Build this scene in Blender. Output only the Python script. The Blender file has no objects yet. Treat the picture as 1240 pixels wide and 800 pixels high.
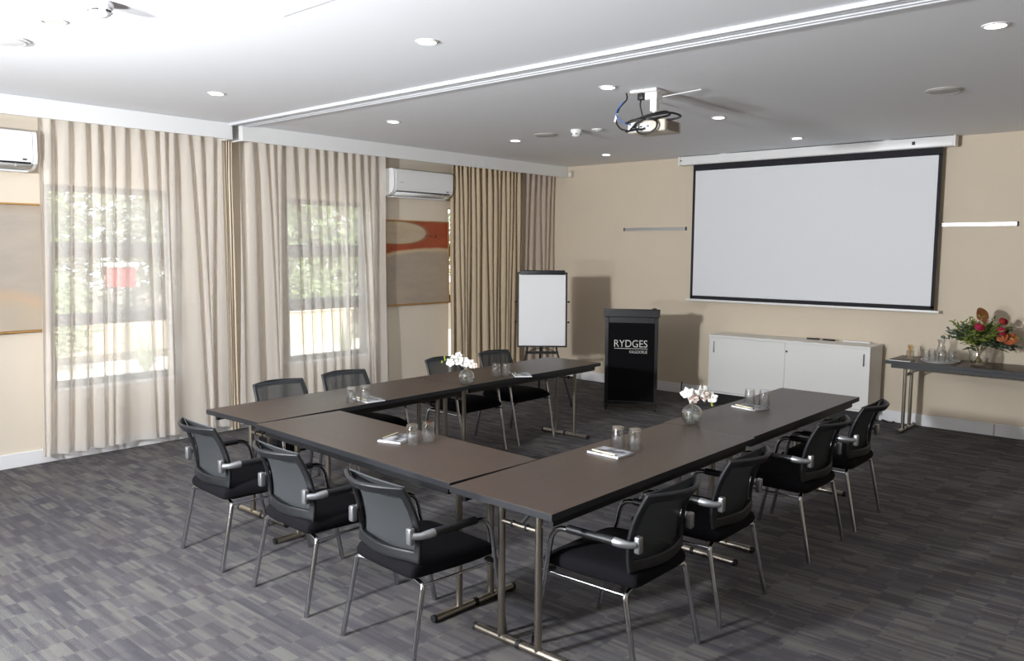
import bpy, bmesh, math, random
from mathutils import Vector, Matrix
PI = math.pi
random.seed(7)
SC = bpy.context.scene
COL = SC.collection

# ------------------------------------------------------------------ materials
MATS = {}
def lin(c):
    return tuple((x/12.92 if x <= .04045 else ((x+.055)/1.055)**2.4) for x in (v/255 for v in c))
def new_mat(name):
    m = bpy.data.materials.new(name); m.use_nodes = True
    nt = m.node_tree; MATS[name] = m
    return m, nt, nt.nodes['Principled BSDF']
def pbr(name, rgb, rough=.6, metal=0., noise=0., nscale=40., bump=0., bscale=200., spec=.5, sheen=0., aniso=None):
    m, nt, b = new_mat(name)
    c = (*lin(rgb), 1)
    b.inputs['Base Color'].default_value = c
    b.inputs['Roughness'].default_value = rough
    b.inputs['Metallic'].default_value = metal
    b.inputs['Specular IOR Level'].default_value = spec
    if sheen: b.inputs['Sheen Weight'].default_value = sheen
    if noise or bump:
        tc = nt.nodes.new('ShaderNodeTexCoord')
    if noise:
        n = nt.nodes.new('ShaderNodeTexNoise'); n.inputs['Scale'].default_value = nscale; n.inputs['Detail'].default_value = 4
        nt.links.new(tc.outputs['Object'], n.inputs['Vector'])
        mx = nt.nodes.new('ShaderNodeMix'); mx.data_type = 'RGBA'
        mx.inputs['A'].default_value = tuple(x*(1-noise) for x in c[:3])+(1,)
        mx.inputs['B'].default_value = tuple(min(1, x*(1+noise)) for x in c[:3])+(1,)
        nt.links.new(n.outputs['Fac'], mx.inputs['Factor']); nt.links.new(mx.outputs['Result'], b.inputs['Base Color'])
    if bump:
        n2 = nt.nodes.new('ShaderNodeTexNoise'); n2.inputs['Scale'].default_value = bscale; n2.inputs['Detail'].default_value = 3
        nt.links.new(tc.outputs['Object'], n2.inputs['Vector'])
        bp = nt.nodes.new('ShaderNodeBump'); bp.inputs['Strength'].default_value = bump; bp.inputs['Distance'].default_value = .002
        nt.links.new(n2.outputs['Fac'], bp.inputs['Height']); nt.links.new(bp.outputs['Normal'], b.inputs['Normal'])
    return m
def math_node(nt, op, a, b=None, clamp=False):
    n = nt.nodes.new('ShaderNodeMath'); n.operation = op; n.use_clamp = clamp
    for i, v in enumerate((a, b)):
        if v is None: continue
        if isinstance(v, (int, float)): n.inputs[i].default_value = v
        else: nt.links.new(v, n.inputs[i])
    return n.outputs[0]
def mixc(nt, fac, a, b):
    n = nt.nodes.new('ShaderNodeMix'); n.data_type = 'RGBA'
    for k, v in (('Factor', fac), ('A', a), ('B', b)):
        if isinstance(v, tuple): n.inputs[k].default_value = (*v, 1) if len(v) == 3 else v
        elif isinstance(v, (int, float)): n.inputs[k].default_value = v
        else: nt.links.new(v, n.inputs[k])
    return n.outputs['Result']
def emis(name, rgb, s):
    m = bpy.data.materials.new(name); m.use_nodes = True; nt = m.node_tree; nt.nodes.clear()
    e = nt.nodes.new('ShaderNodeEmission'); e.inputs[0].default_value = (*lin(rgb), 1); e.inputs[1].default_value = s
    o = nt.nodes.new('ShaderNodeOutputMaterial'); nt.links.new(e.outputs[0], o.inputs[0]); MATS[name] = m; return m

pbr('wall', (214, 200, 180), .75, noise=.03, nscale=3, bump=.15, bscale=300)
pbr('wall_cream', (224, 212, 195), .75, noise=.03, nscale=3, bump=.15, bscale=300)
pbr('ceiling', (236, 237, 241), .85)
pbr('white_paint', (230, 230, 230), .5)
pbr('trim_white', (236, 236, 238), .45)
pbr('white_plastic', (236, 236, 236), .35)
pbr('ivory_plastic', (205, 196, 182), .4)
pbr('white_laminate', (228, 227, 224), .4)
pbr('alu', (200, 202, 206), .35, metal=.6)
pbr('chrome', (190, 192, 196), .18, metal=1)
pbr('satin_silver', (164, 165, 168), .36, metal=.85)
pbr('nickel', (176, 168, 156), .3, metal=1)
pbr('black_plastic', (24, 24, 27), .42)
pbr('black_frame', (26, 27, 30), .45)
pbr('black_steel', (18, 18, 20), .45)
pbr('hem_grey', (62, 64, 67), .7)
pbr('track', (206, 207, 211), .45)
pbr('rubber', (14, 14, 14), .7)
pbr('seat_fabric', (18, 17, 21), .95, noise=.25, nscale=400, spec=.15)
pbr('edge_black', (28, 29, 34), .5)
pbr('paper', (236, 236, 238), .7)
pbr('screen_white', (226, 228, 232), .55)
pbr('screen_black', (30, 29, 36), .8)
pbr('dark_slot', (40, 42, 46), .6)
pbr('gold_wood', (176, 132, 74), .5, noise=.2, nscale=30)
pbr('drape', (196, 178, 152), .9, noise=.05, nscale=200, spec=.2)
pbr('drape_pale', (214, 200, 180), .9, noise=.05, nscale=200, spec=.2)
pbr('petal', (228, 226, 222), .6, noise=.03, nscale=60)
pbr('petal_blush', (226, 206, 196), .6)
pbr('stem_green', (92, 118, 52), .6)
pbr('bud_green', (150, 160, 60), .6)
pbr('eucalyptus', (104, 120, 104), .7, noise=.3, nscale=12)
pbr('leaf_olive', (126, 140, 62), .65, noise=.3, nscale=12)
pbr('leaf_dark', (66, 80, 54), .6, noise=.3, nscale=12)
pbr('protea_pink', (190, 44, 84), .7, noise=.3, nscale=60)
pbr('protea_red', (176, 48, 48), .7, noise=.3, nscale=60)
pbr('anthurium', (172, 92, 50), .35, noise=.15, nscale=14)
pbr('spadix', (226, 178, 130), .6)
pbr('bronze_leaf', (120, 72, 34), .5, noise=.25, nscale=14)
pbr('bamboo', (206, 166, 104), .6)
pbr('stem_brown', (150, 134, 78), .6)
pbr('pencil', (222, 184, 120), .5)
pbr('cream_pen', (238, 226, 190), .4)
pbr('folder', (74, 68, 68), .5)
pbr('blue_cable', (70, 104, 170), .4)
pbr('black_cable', (16, 16, 18), .5)
pbr('projector_side', (206, 196, 182), .5)
pbr('lectern_black', (15, 14, 18), .4)
pbr('lectern_cloth', (7, 7, 10), .9, spec=.2)
pbr('lettering', (214, 212, 208), .5)
pbr('window_dark', (70, 72, 80), .5)
pbr('sill', (236, 236, 236), .5)
pbr('paving', (214, 204, 190), .9, noise=.1, nscale=2)
pbr('soil', (110, 98, 82), .95, noise=.3, nscale=3)
pbr('bark', (104, 92, 78), .9, noise=.3, nscale=10)
pbr('leaf_garden', (138, 154, 106), .6, noise=.35, nscale=2)
pbr('leaf_grey', (158, 166, 142), .6, noise=.35, nscale=2)
pbr('leaf_yellow', (190, 186, 90), .6, noise=.35, nscale=2)
pbr('garden_wall', (224, 208, 186), .85, noise=.05, nscale=3)
pbr('red_paint', (206, 44, 52), .5)
pbr('roof_brown', (140, 104, 86), .8)
pbr('vent_white', (222, 222, 224), .5)
pbr('grille_beige', (186, 182, 178), .6)
emis('lamp', (255, 250, 242), 22.)
emis('lamp_dim', (255, 252, 246), 1.0)

def thin_glass(name, tint, top=.75, rough=.02, base=.05, refr=0.):
    """thin clear glass: light goes straight through, reflection grows towards grazing angles"""
    m = bpy.data.materials.new(name); m.use_nodes = True; nt = m.node_tree; nt.nodes.clear(); MATS[name] = m
    t = nt.nodes.new('ShaderNodeBsdfTransparent'); t.inputs[0].default_value = (*tint, 1)
    g = nt.nodes.new('ShaderNodeBsdfGlossy'); g.inputs['Roughness'].default_value = rough
    ge = nt.nodes.new('ShaderNodeNewGeometry'); dp = nt.nodes.new('ShaderNodeVectorMath'); dp.operation = 'DOT_PRODUCT'
    nt.links.new(ge.outputs['Normal'], dp.inputs[0]); nt.links.new(ge.outputs['Incoming'], dp.inputs[1])
    c = math_node(nt, 'SUBTRACT', 1., math_node(nt, 'ABSOLUTE', dp.outputs['Value']))
    f = math_node(nt, 'MINIMUM', math_node(nt, 'ADD', base, math_node(nt, 'MULTIPLY', math_node(nt, 'POWER', c, 2.6), .85)), top)
    mx = nt.nodes.new('ShaderNodeMixShader'); o = nt.nodes.new('ShaderNodeOutputMaterial')
    nt.links.new(f, mx.inputs[0]); nt.links.new(t.outputs[0], mx.inputs[1]); nt.links.new(g.outputs[0], mx.inputs[2]); r = nt.nodes.new('ShaderNodeBsdfGlass'); r.inputs['IOR'].default_value = 1.45; m2 = nt.nodes.new('ShaderNodeMixShader'); m2.inputs[0].default_value = refr
    nt.links.new(mx.outputs[0], m2.inputs[1]); nt.links.new(r.outputs[0], m2.inputs[2]); nt.links.new(m2.outputs[0], o.inputs[0])
thin_glass('glass', (.985, .99, .99), .85, .035, .13, .05); thin_glass('water', (.97, .98, .975), .6, .03, .05, .15); thin_glass('pane_glass', (.95, .96, .96), .5)
def weave(name, rgb, open_, trans=.4, rough=.9):
    """woven cloth: holes let a share of the light straight through, more threads in the way at grazing angles"""
    m = bpy.data.materials.new(name); m.use_nodes = True; nt = m.node_tree; nt.nodes.clear(); MATS[name] = m
    t = nt.nodes.new('ShaderNodeBsdfTransparent')
    d = nt.nodes.new('ShaderNodeBsdfDiffuse'); d.inputs[0].default_value = (*lin(rgb), 1)
    l = nt.nodes.new('ShaderNodeBsdfTranslucent'); l.inputs[0].default_value = (*lin(rgb), 1)
    mx = nt.nodes.new('ShaderNodeMixShader'); mx.inputs[0].default_value = trans
    nt.links.new(d.outputs[0], mx.inputs[1]); nt.links.new(l.outputs[0], mx.inputs[2])
    g = nt.nodes.new('ShaderNodeNewGeometry')
    dp = nt.nodes.new('ShaderNodeVectorMath'); dp.operation = 'DOT_PRODUCT'
    nt.links.new(g.outputs['Normal'], dp.inputs[0]); nt.links.new(g.outputs['Incoming'], dp.inputs[1])
    c = math_node(nt, 'MAXIMUM', math_node(nt, 'ABSOLUTE', dp.outputs['Value']), .12)
    op = math_node(nt, 'POWER', open_, math_node(nt, 'DIVIDE', 1., c))
    m2 = nt.nodes.new('ShaderNodeMixShader'); o = nt.nodes.new('ShaderNodeOutputMaterial')
    nt.links.new(op, m2.inputs[0]); nt.links.new(mx.outputs[0], m2.inputs[1]); nt.links.new(t.outputs[0], m2.inputs[2]); nt.links.new(m2.outputs[0], o.inputs[0])
weave('sheer', (238, 232, 225), .40, .32)
weave('sheer_grey', (220, 207, 194), .2, .25)
weave('chair_mesh', (64, 66, 68), .22, .1)

def carpet():
    m, nt, b = new_mat('carpet')
    b.inputs['Roughness'].default_value = .95; b.inputs['Specular IOR Level'].default_value = .15
    tc = nt.nodes.new('ShaderNodeTexCoord'); sp = nt.nodes.new('ShaderNodeSeparateXYZ'); nt.links.new(tc.outputs['Object'], sp.inputs[0])
    X, Y = sp.outputs['X'], sp.outputs['Y']
    def wn(*v):
        cb = nt.nodes.new('ShaderNodeCombineXYZ')
        for i, q in enumerate(v):
            if isinstance(q, (int, float)): cb.inputs[i].default_value = q
            else: nt.links.new(q, cb.inputs[i])
        w = nt.nodes.new('ShaderNodeTexWhiteNoise'); w.noise_dimensions = '3D'; nt.links.new(cb.outputs[0], w.inputs['Vector']); return w.outputs['Value']
    fl = lambda v: math_node(nt, 'FLOOR', v)
    M = lambda o, a, c: math_node(nt, o, a, c)
    def layer(cx, cy, jit, seed):
        row = fl(M('DIVIDE', Y, cy))
        j = M('MULTIPLY', wn(row, seed, 0.), jit)
        colx = fl(M('ADD', M('DIVIDE', X, cx), j))
        return wn(colx, row, seed+.5)
    narrow = layer(.155, .022, .32, 3.)
    wide = layer(.155, .055, .24, 11.)
    big = layer(.155, .11, .12, 23.)
    long_ = layer(.31, .033, .5, 31.)
    s = M('ADD', M('ADD', M('MULTIPLY', narrow, .34), M('MULTIPLY', wide, .34)), M('ADD', M('MULTIPLY', big, .16), M('MULTIPLY', long_, .16)))
    n = nt.nodes.new('ShaderNodeTexNoise'); n.inputs['Scale'].default_value = 240; n.inputs['Detail'].default_value = 2; nt.links.new(tc.outputs['Object'], n.inputs['Vector'])
    s = M('ADD', s, M('MULTIPLY', M('SUBTRACT', n.outputs['Fac'], .5), 1.3))
    r = nt.nodes.new('ShaderNodeValToRGB'); cr = r.color_ramp
    cr.elements[0].position = .22; cr.elements[0].color = (*lin((73, 71, 76)), 1)
    cr.elements[1].position = .78; cr.elements[1].color = (*lin((113, 111, 108)), 1)
    e = cr.elements.new(.46); e.color = (*lin((83, 81, 86)), 1)
    e = cr.elements.new(.58); e.color = (*lin((97, 95, 95)), 1)
    nt.links.new(s, r.inputs[0])
    hue = wn(fl(M('DIVIDE', X, .47)), fl(M('DIVIDE', Y, .11)), 51.)
    c = mixc(nt, M('MULTIPLY', hue, .25), r.outputs[0], lin((90, 83, 81)))
    nt.links.new(c, b.inputs['Base Color'])
    bp = nt.nodes.new('ShaderNodeBump'); bp.inputs['Strength'].default_value = .35; bp.inputs['Distance'].default_value = .004
    nt.links.new(n.outputs['Fac'], bp.inputs['Height']); nt.links.new(bp.outputs['Normal'], b.inputs['Normal'])
carpet()
def wood(name, c1, c2, rough, axis):
    m, nt, b = new_mat(name)
    b.inputs['Roughness'].default_value = rough; b.inputs['Specular IOR Level'].default_value = .45
    tc = nt.nodes.new('ShaderNodeTexCoord'); mp = nt.nodes.new('ShaderNodeMapping')
    mp.inputs['Scale'].default_value = (2.5, 60, 60) if axis == 0 else (60, 2.5, 60)
    nt.links.new(tc.outputs['Object'], mp.inputs[0])
    n = nt.nodes.new('ShaderNodeTexNoise'); n.inputs['Scale'].default_value = 1.; n.inputs['Detail'].default_value = 5; n.inputs['Roughness'].default_value = .6
    nt.links.new(mp.outputs[0], n.inputs['Vector'])
    nt.links.new(mixc(nt, n.outputs['Fac'], lin(c1), lin(c2)), b.inputs['Base Color'])
wood('table_wood', (56, 45, 39), (80, 66, 58), .36, 0)

def painting_mat(kind):
    m, nt, b = new_mat('canvas_%s' % kind); b.inputs['Roughness'].default_value = .6
    tc = nt.nodes.new('ShaderNodeTexCoord'); sp = nt.nodes.new('ShaderNodeSeparateXYZ'); nt.links.new(tc.outputs['Generated'], sp.inputs[0])
    u, v = sp.outputs['Y'], sp.outputs['Z']
    M = lambda o, a, c=None: math_node(nt, o, a, c)
    ns = nt.nodes.new('ShaderNodeTexNoise'); ns.inputs['Scale'].default_value = 3.; ns.inputs['Detail'].default_value = 5; nt.links.new(tc.outputs['Generated'], ns.inputs['Vector'])
    mp = nt.nodes.new('ShaderNodeMapping'); mp.inputs['Scale'].default_value = (1, .6, 2.2); nt.links.new(tc.outputs['Generated'], mp.inputs[0])
    n2 = nt.nodes.new('ShaderNodeTexNoise'); n2.inputs['Scale'].default_value = 5.; n2.inputs['Detail'].default_value = 6; nt.links.new(mp.outputs[0], n2.inputs['Vector'])
    w = M('MULTIPLY', M('SUBTRACT', ns.outputs['Fac'], .5), .05)
    def step(val, width): return M('MULTIPLY', M('ADD', val, width/2), 1/width)
    def clamp(x): return math_node(nt, 'ADD', x, 0., True)
    def ell(cu, cv, ru, rv):
        a = M('POWER', M('ABSOLUTE', M('DIVIDE', M('SUBTRACT', u, cu), ru)), 2.4)
        c = M('POWER', M('ABSOLUTE', M('DIVIDE', M('SUBTRACT', v, cv), rv)), 2.)
        return M('SUBTRACT', 1., M('ADD', a, c))
    if kind == 'rust':
        base = mixc(nt, n2.outputs['Fac'], lin((158, 144, 128)), lin((180, 165, 147)))
        du = M('SUBTRACT', u, .82)
        low = M('SUBTRACT', .68, M('MULTIPLY', M('MULTIPLY', du, du), .10))
        d = M('ADD', M('SUBTRACT', v, low), w)
        halo = clamp(step(M('ADD', d, .03), .05)); rust = clamp(step(d, .03))
        e = M('ADD', ell(.14, .865, .50, .135), M('MULTIPLY', w, 4.))
        hole = clamp(step(M('SUBTRACT', e, .06), .12)); holehalo = clamp(step(M('ADD', e, .12), .25))
        c = mixc(nt, halo, base, lin((206, 184, 148)))
        rc = mixc(nt, n2.outputs['Fac'], lin((140, 60, 36)), lin((176, 88, 54)))
        c = mixc(nt, rust, c, rc)
        c = mixc(nt, holehalo, c, lin((150, 110, 78)))
        c = mixc(nt, hole, c, mixc(nt, n2.outputs['Fac'], lin((166, 148, 124)), lin((204, 186, 158))))
        vo = nt.nodes.new('ShaderNodeTexNoise'); vo.inputs['Scale'].default_value = 26.; nt.links.new(tc.outputs['Generated'], vo.inputs['Vector'])
        spot = clamp(M('MULTIPLY', M('SUBTRACT', vo.outputs['Fac'], .58), 14.))
        reg = clamp(M('MULTIPLY', M('ADD', ell(.74, .80, .15, .09), 0.), 3.))
        reg2 = clamp(M('MULTIPLY', M('ADD', ell(.04, .675, .07, .04), 0.), 3.))
        c = mixc(nt, M('MULTIPLY', M('MULTIPLY', spot, M('MAXIMUM', reg, reg2)), .8), c, lin((60, 28, 20)))
    else:
        base = mixc(nt, n2.outputs['Fac'], lin((164, 154, 144)), lin((188, 177, 163)))
        e = M('ADD', ell(.62, -.25, .62, .55), M('MULTIPLY', w, 5.))
        c = mixc(nt, clamp(step(M('ADD', e, .1), .3)), base, lin((194, 168, 142)))
        c = mixc(nt, clamp(step(M('SUBTRACT', e, .15), .3)), c, lin((186, 172, 154)))
        edge = clamp(M('MULTIPLY', M('SUBTRACT', v, .93), 12.))
        c = mixc(nt, M('MULTIPLY', edge, .5), c, lin((150, 120, 92)))
    nt.links.new(c, b.inputs['Base Color'])
painting_mat('rust'); painting_mat('taupe')

def notepad_mat():
    m, nt, b = new_mat('cover_print'); b.inputs['Roughness'].default_value = .35
    tc = nt.nodes.new('ShaderNodeTexCoord'); n = nt.nodes.new('ShaderNodeTexNoise'); n.inputs['Scale'].default_value = 14.; n.inputs['Detail'].default_value = 3
    nt.links.new(tc.outputs['Object'], n.inputs['Vector'])
    r = nt.nodes.new('ShaderNodeValToRGB'); e = r.color_ramp.elements
    e[0].position = .42; e[0].color = (*lin((66, 66, 70)), 1); e[1].position = .62; e[1].color = (*lin((186, 188, 194)), 1)
    nt.links.new(n.outputs['Fac'], r.inputs[0]); nt.links.new(r.outputs[0], b.inputs['Base Color'])
notepad_mat()

# ------------------------------------------------------------------ mesh builder
class MB:
    def __init__(s): s.v, s.f, s.mi = [], [], []
    def add(s, vs, fs, mi=0):
        k = len(s.v); s.v += [tuple(v) for v in vs]; s.f += [tuple(i+k for i in f) for f in fs]; s.mi += [mi]*len(fs); return s
    def box(s, c, d, rz=0., M=None, mi=0, top=None):
        x, y, z = (q/2 for q in d)
        vs = [Vector((a*x, b*y, e*z)) for e in (-1, 1) for a, b in ((-1, -1), (1, -1), (1, 1), (-1, 1))]
        T = (M or Matrix.Identity(4)) @ Matrix.Translation(c) @ Matrix.Rotation(rz, 4, 'Z')
        fs = [(3, 2, 1, 0), (4, 5, 6, 7), (0, 1, 5, 4), (1, 2, 6, 5), (2, 3, 7, 6), (3, 0, 4, 7)]
        s.add([T @ v for v in vs], fs, mi)
        if top is not None: s.mi[-5] = top
        return s
    def rbox(s, c, d, r=.01, seg=3, M=None, mi=0):
        bm = bmesh.new(); bmesh.ops.create_cube(bm, size=1.)
        for v in bm.verts: v.co = Vector((v.co.x*d[0], v.co.y*d[1], v.co.z*d[2]))
        bmesh.ops.bevel(bm, geom=bm.edges[:], offset=r, segments=seg, affect='EDGES', profile=.5)
        T = (M or Matrix.Identity(4)) @ Matrix.Translation(c)
        bm.verts.index_update()
        s.add([T @ v.co for v in bm.verts], [[v.index for v in f.verts] for f in bm.faces], mi); bm.free(); return s
    def tube(s, pts, r, n=10, bend=0., cap=True, mi=0, closed=False):
        pts = [Vector(p) for p in pts]
        if bend and len(pts) > 2:
            out = [pts[0]]
            for i in range(1, len(pts)-1):
                p = pts[i]; a = (pts[i-1]-p); b = (pts[i+1]-p); k = min(bend, a.length*.49, b.length*.49)
                p0, p1 = p+a.normalized()*k, p+b.normalized()*k
                for j in range(7):
                    t = j/6; out.append(p0*(1-t)**2 + p*2*t*(1-t) + p1*t*t)
            out.append(pts[-1]); pts = out
        N = len(pts); rs = r if isinstance(r, (list, tuple)) else [r]*N
        if len(rs) != N: rs = [rs[0]+(rs[-1]-rs[0])*i/(N-1) for i in range(N)]
        tan = []
        for i in range(N):
            if closed: t = pts[(i+1) % N]-pts[i-1]
            else: t = pts[min(i+1, N-1)]-pts[max(i-1, 0)]
            tan.append(t.normalized())
        up = Vector((0, 0, 1)) if abs(tan[0].z) < .9 else Vector((1, 0, 0))
        nrm = (up-tan[0]*up.dot(tan[0])).normalized(); vs = []
        for i in range(N):
            nrm = (nrm-tan[i]*nrm.dot(tan[i])).normalized(); bn = tan[i].cross(nrm)
            vs += [pts[i]+(nrm*math.cos(2*PI*k/n)+bn*math.sin(2*PI*k/n))*rs[i] for k in range(n)]
        fs = [(i*n+k, i*n+(k+1) % n, ((i+1) % N)*n+(k+1) % n, ((i+1) % N)*n+k) for i in range(N if closed else N-1) for k in range(n)]
        if cap and not closed: fs += [tuple(range(n-1, -1, -1)), tuple(range((N-1)*n, N*n))]
        return s.add(vs, fs, mi)
    def lathe(s, prof, c=(0, 0, 0), n=24, M=None, mi=0, closed=False):
        T = (M or Matrix.Identity(4)) @ Matrix.Translation(c); vs, fs = [], []
        idx = []
        for r, z in prof:
            if r < 1e-6: idx.append([len(vs)]); vs.append(T @ Vector((0, 0, z)))
            else:
                idx.append(list(range(len(vs), len(vs)+n)))
                vs += [T @ Vector((r*math.cos(2*PI*k/n), r*math.sin(2*PI*k/n), z)) for k in range(n)]
        seq = list(range(len(prof)-1))
        pairs = [(idx[i], idx[i+1]) for i in seq] + ([(idx[-1], idx[0])] if closed else [])
        for a, b in pairs:
            for k in range(n):
                q = (k+1) % n
                if len(a) == 1 and len(b) == 1: continue
                if len(a) == 1: fs.append((a[0], b[q], b[k]))
                elif len(b) == 1: fs.append((a[k], a[q], b[0]))
                else: fs.append((a[k], a[q], b[q], b[k]))
        return s.add(vs, fs, mi)
    def grid(s, fn, nu, nv, keep=None, mi=0):
        vs = [fn(i/nu, j/nv) for j in range(nv+1) for i in range(nu+1)]
        fs = [(j*(nu+1)+i, j*(nu+1)+i+1, (j+1)*(nu+1)+i+1, (j+1)*(nu+1)+i) for j in range(nv) for i in range(nu) if keep is None or keep(i, j)]
        return s.add(vs, fs, mi)
    def ball(s, c, r, n=12, m=8, sc=(1, 1, 1), M=None, mi=0):
        prof = [(r*math.sin(PI*i/m), -r*math.cos(PI*i/m)) for i in range(m+1)]
        prof[0] = (0, -r); prof[-1] = (0, r)
        T = (M or Matrix.Identity(4)) @ Matrix.Translation(c) @ Matrix.Diagonal((*sc, 1))
        return s.lathe(prof, (0, 0, 0), n, T, mi)
    def build(s, name, mat, parent=None, ang=40, bevel=0., solid=0., smooth=True, loc=None):
        me = bpy.data.meshes.new(name); vs = s.v
        if loc is not None: vs = [(v[0]-loc[0], v[1]-loc[1], v[2]-loc[2]) for v in vs]
        me.from_pydata(vs, [], s.f)
        for mt in (mat if isinstance(mat, (list, tuple)) else [mat]): me.materials.append(MATS[mt])
        me.polygons.foreach_set('material_index', s.mi)
        bm = bmesh.new(); bm.from_mesh(me)
        used = [v for v in bm.verts if not v.link_faces]
        if used: bmesh.ops.delete(bm, geom=used, context='VERTS')
        bmesh.ops.recalc_face_normals(bm, faces=bm.faces[:]); bm.to_mesh(me); bm.free()
        if smooth:
            me.polygons.foreach_set('use_smooth', [True]*len(me.polygons)); me.set_sharp_from_angle(angle=math.radians(ang))
        me.update()
        o = bpy.data.objects.new(name, me); COL.objects.link(o)
        if parent is not None: o.parent = parent
        if loc is not None: o.location = loc
        if solid:
            q = o.modifiers.new('solid', 'SOLIDIFY'); q.thickness = solid; q.offset = 0
        if bevel:
            q = o.modifiers.new('bevel', 'BEVEL'); q.width = bevel; q.segments = 2; q.limit_method = 'ANGLE'; q.angle_limit = math.radians(40)
        return o
def tag(o, label, cat, group=None, kind=None):
    o['label'] = label; o['category'] = cat
    if group: o['group'] = group
    if kind: o['kind'] = kind
    return o
def empty(name, loc=(0, 0, 0), rz=0., parent=None):
    o = bpy.data.objects.new(name, None); COL.objects.link(o); o.empty_display_size = .1
    o.location = loc; o.rotation_euler = (0, 0, rz)
    if parent: o.parent = parent
    return o
def thing(name, label, cat, loc=(0, 0, 0), rz=0., group=None):
    return tag(empty(name, loc, rz), label, cat, group)
def copy_tree(o, parent=None):
    c = o.copy(); COL.objects.link(c)
    if parent is not None: c.parent = parent
    for ch in list(o.children): copy_tree(ch, c)
    return c
def struct(o): o['kind'] = 'structure'; return o
def rot_to(d):
    d = Vector(d).normalized(); return d.to_track_quat('Z', 'Y').to_matrix().to_4x4()

# ------------------------------------------------------------------ room
XR, YF, CE = 9.2, -13., 3.005
T = .16
struct(MB().box(((XR)/2-.1, YF/2, -.05), (XR+.6, -YF+.6, .1)).build('floor', 'carpet'))
struct(MB().box(((XR)/2-.1, YF/2, CE+.05), (XR+.6, -YF+.6, .1)).build('ceiling', 'ceiling'))
WIN = [(-6.72, -5.61, .62, 2.36), (-4.40, -3.325, .62, 2.36), (-2.035, -.95, .1, 2.36)]
def wall_with_holes():
    mb = MB(); ys = sorted({YF, 0.} | {w[0] for w in WIN} | {w[1] for w in WIN})
    for a, b in zip(ys, ys[1:]):
        w = next((w for w in WIN if w[0] == a and w[1] == b), None)
        segs = [(0, CE)] if w is None else [(0, w[2]), (w[3], CE)]
        for z0, z1 in segs: mb.box((-T/2, (a+b)/2, (z0+z1)/2), (T, b-a, z1-z0))
    o = mb.build('wall_left', 'wall_cream', smooth=False)
    bm = bmesh.new(); bm.from_mesh(o.data); bmesh.ops.remove_doubles(bm, verts=bm.verts[:], dist=1e-5); bm.to_mesh(o.data); bm.free()
    return struct(o)
wall_with_holes()
struct(MB().box((XR/2, .08, CE/2), (XR+.32, .16, CE)).build('wall_back', 'wall'))
struct(MB().box((XR+.08, YF/2, CE/2), (.16, -YF, CE)).build('wall_right', 'wall'))
struct(MB().box((XR/2, YF-.08, CE/2), (XR+.32, .16, CE)).build('wall_front', 'wall'))
struct(MB().box((.009, YF/2, .06), (.018, -YF, .12)).build('baseboard_left', 'trim_white', bevel=.004))
struct(MB().box((XR/2+.009, -.009, .0625), (XR-.02, .018, .125)).build('baseboard_back', 'trim_white', bevel=.004))
# pelmets in front of the curtain tracks
struct(MB().box((.31, (YF-5.16)/2, 2.929), (.024, -5.16-YF, .15)).box((.155, -5.172, 2.929), (.29, .024, .15)).build('trim_1', 'white_paint', bevel=.002))
struct(MB().box((.31, -5.06/2-.003, 2.929), (.024, 5.05, .15)).box((.155, -5.048, 2.929), (.29, .024, .15)).build('trim_2', 'white_paint', bevel=.002))
# operable-wall track across the ceiling
mb = MB()
mb.box((4.75, -5.172, CE-.012), (8.86, .034, .024)); mb.box((4.75, -5.012, CE-.010), (8.86, .016, .020)); mb.box((4.75, -5.09, CE-.004), (8.86, .15, .008))
mb.box((4.75, -5.115, CE-.010), (8.86, .010, .018)); mb.box((4.75, -5.060, CE-.010), (8.86, .010, .018))
struct(mb.build('trim_3', 'track', bevel=.002))
struct(MB().box((4.1, -7.15, CE-.002), (.62, .62, .004)).build('trim_4', 'ceiling'))
def window(n, y0, y1, z0, z1, mull, f=.055, fm='window_dark'):
    w = empty('window_%d' % n, (0, (y0+y1)/2, z0)); struct(w); W = y1-y0; H = z1-z0; x = -.07
    mb = MB()
    mb.box((x, -W/2+f/2, H/2), (.06, f, H)); mb.box((x, W/2-f/2, H/2), (.06, f, H)); mb.box((x, 0, f/2), (.06, W, f)); mb.box((x, 0, H-f/2), (.06, W, f))
    mb.build('window_frame', fm, w, bevel=.003)
    mm = MB()
    for a, b in mull: mm.box((x, 0, (a+b)/2-z0), (.05, W-.1, b-a))
    mm.build('mullion', 'window_dark', w, bevel=.003)
    cuts = [f]+[q for a, b in mull for q in (a-z0, b-z0)]+[H-f]
    for a, b in zip(cuts[::2], cuts[1::2]): MB().box((x-.01, 0, (a+b)/2), (.006, W-2*f+.01, b-a+.01)).build('pane', 'pane_glass', w, smooth=False)
    MB().box((-.02, 0, -.012), (.10, W+.02, .024)).build('sill', 'sill', w, bevel=.003)
ML = [(1.15, 1.255), (1.74, 1.875)]
window(1, *WIN[0], ML); window(2, *WIN[1], [(1.165, 1.295), (1.74, 1.875)]); window(3, *WIN[2], ML, .018, 'trim_white')

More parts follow.
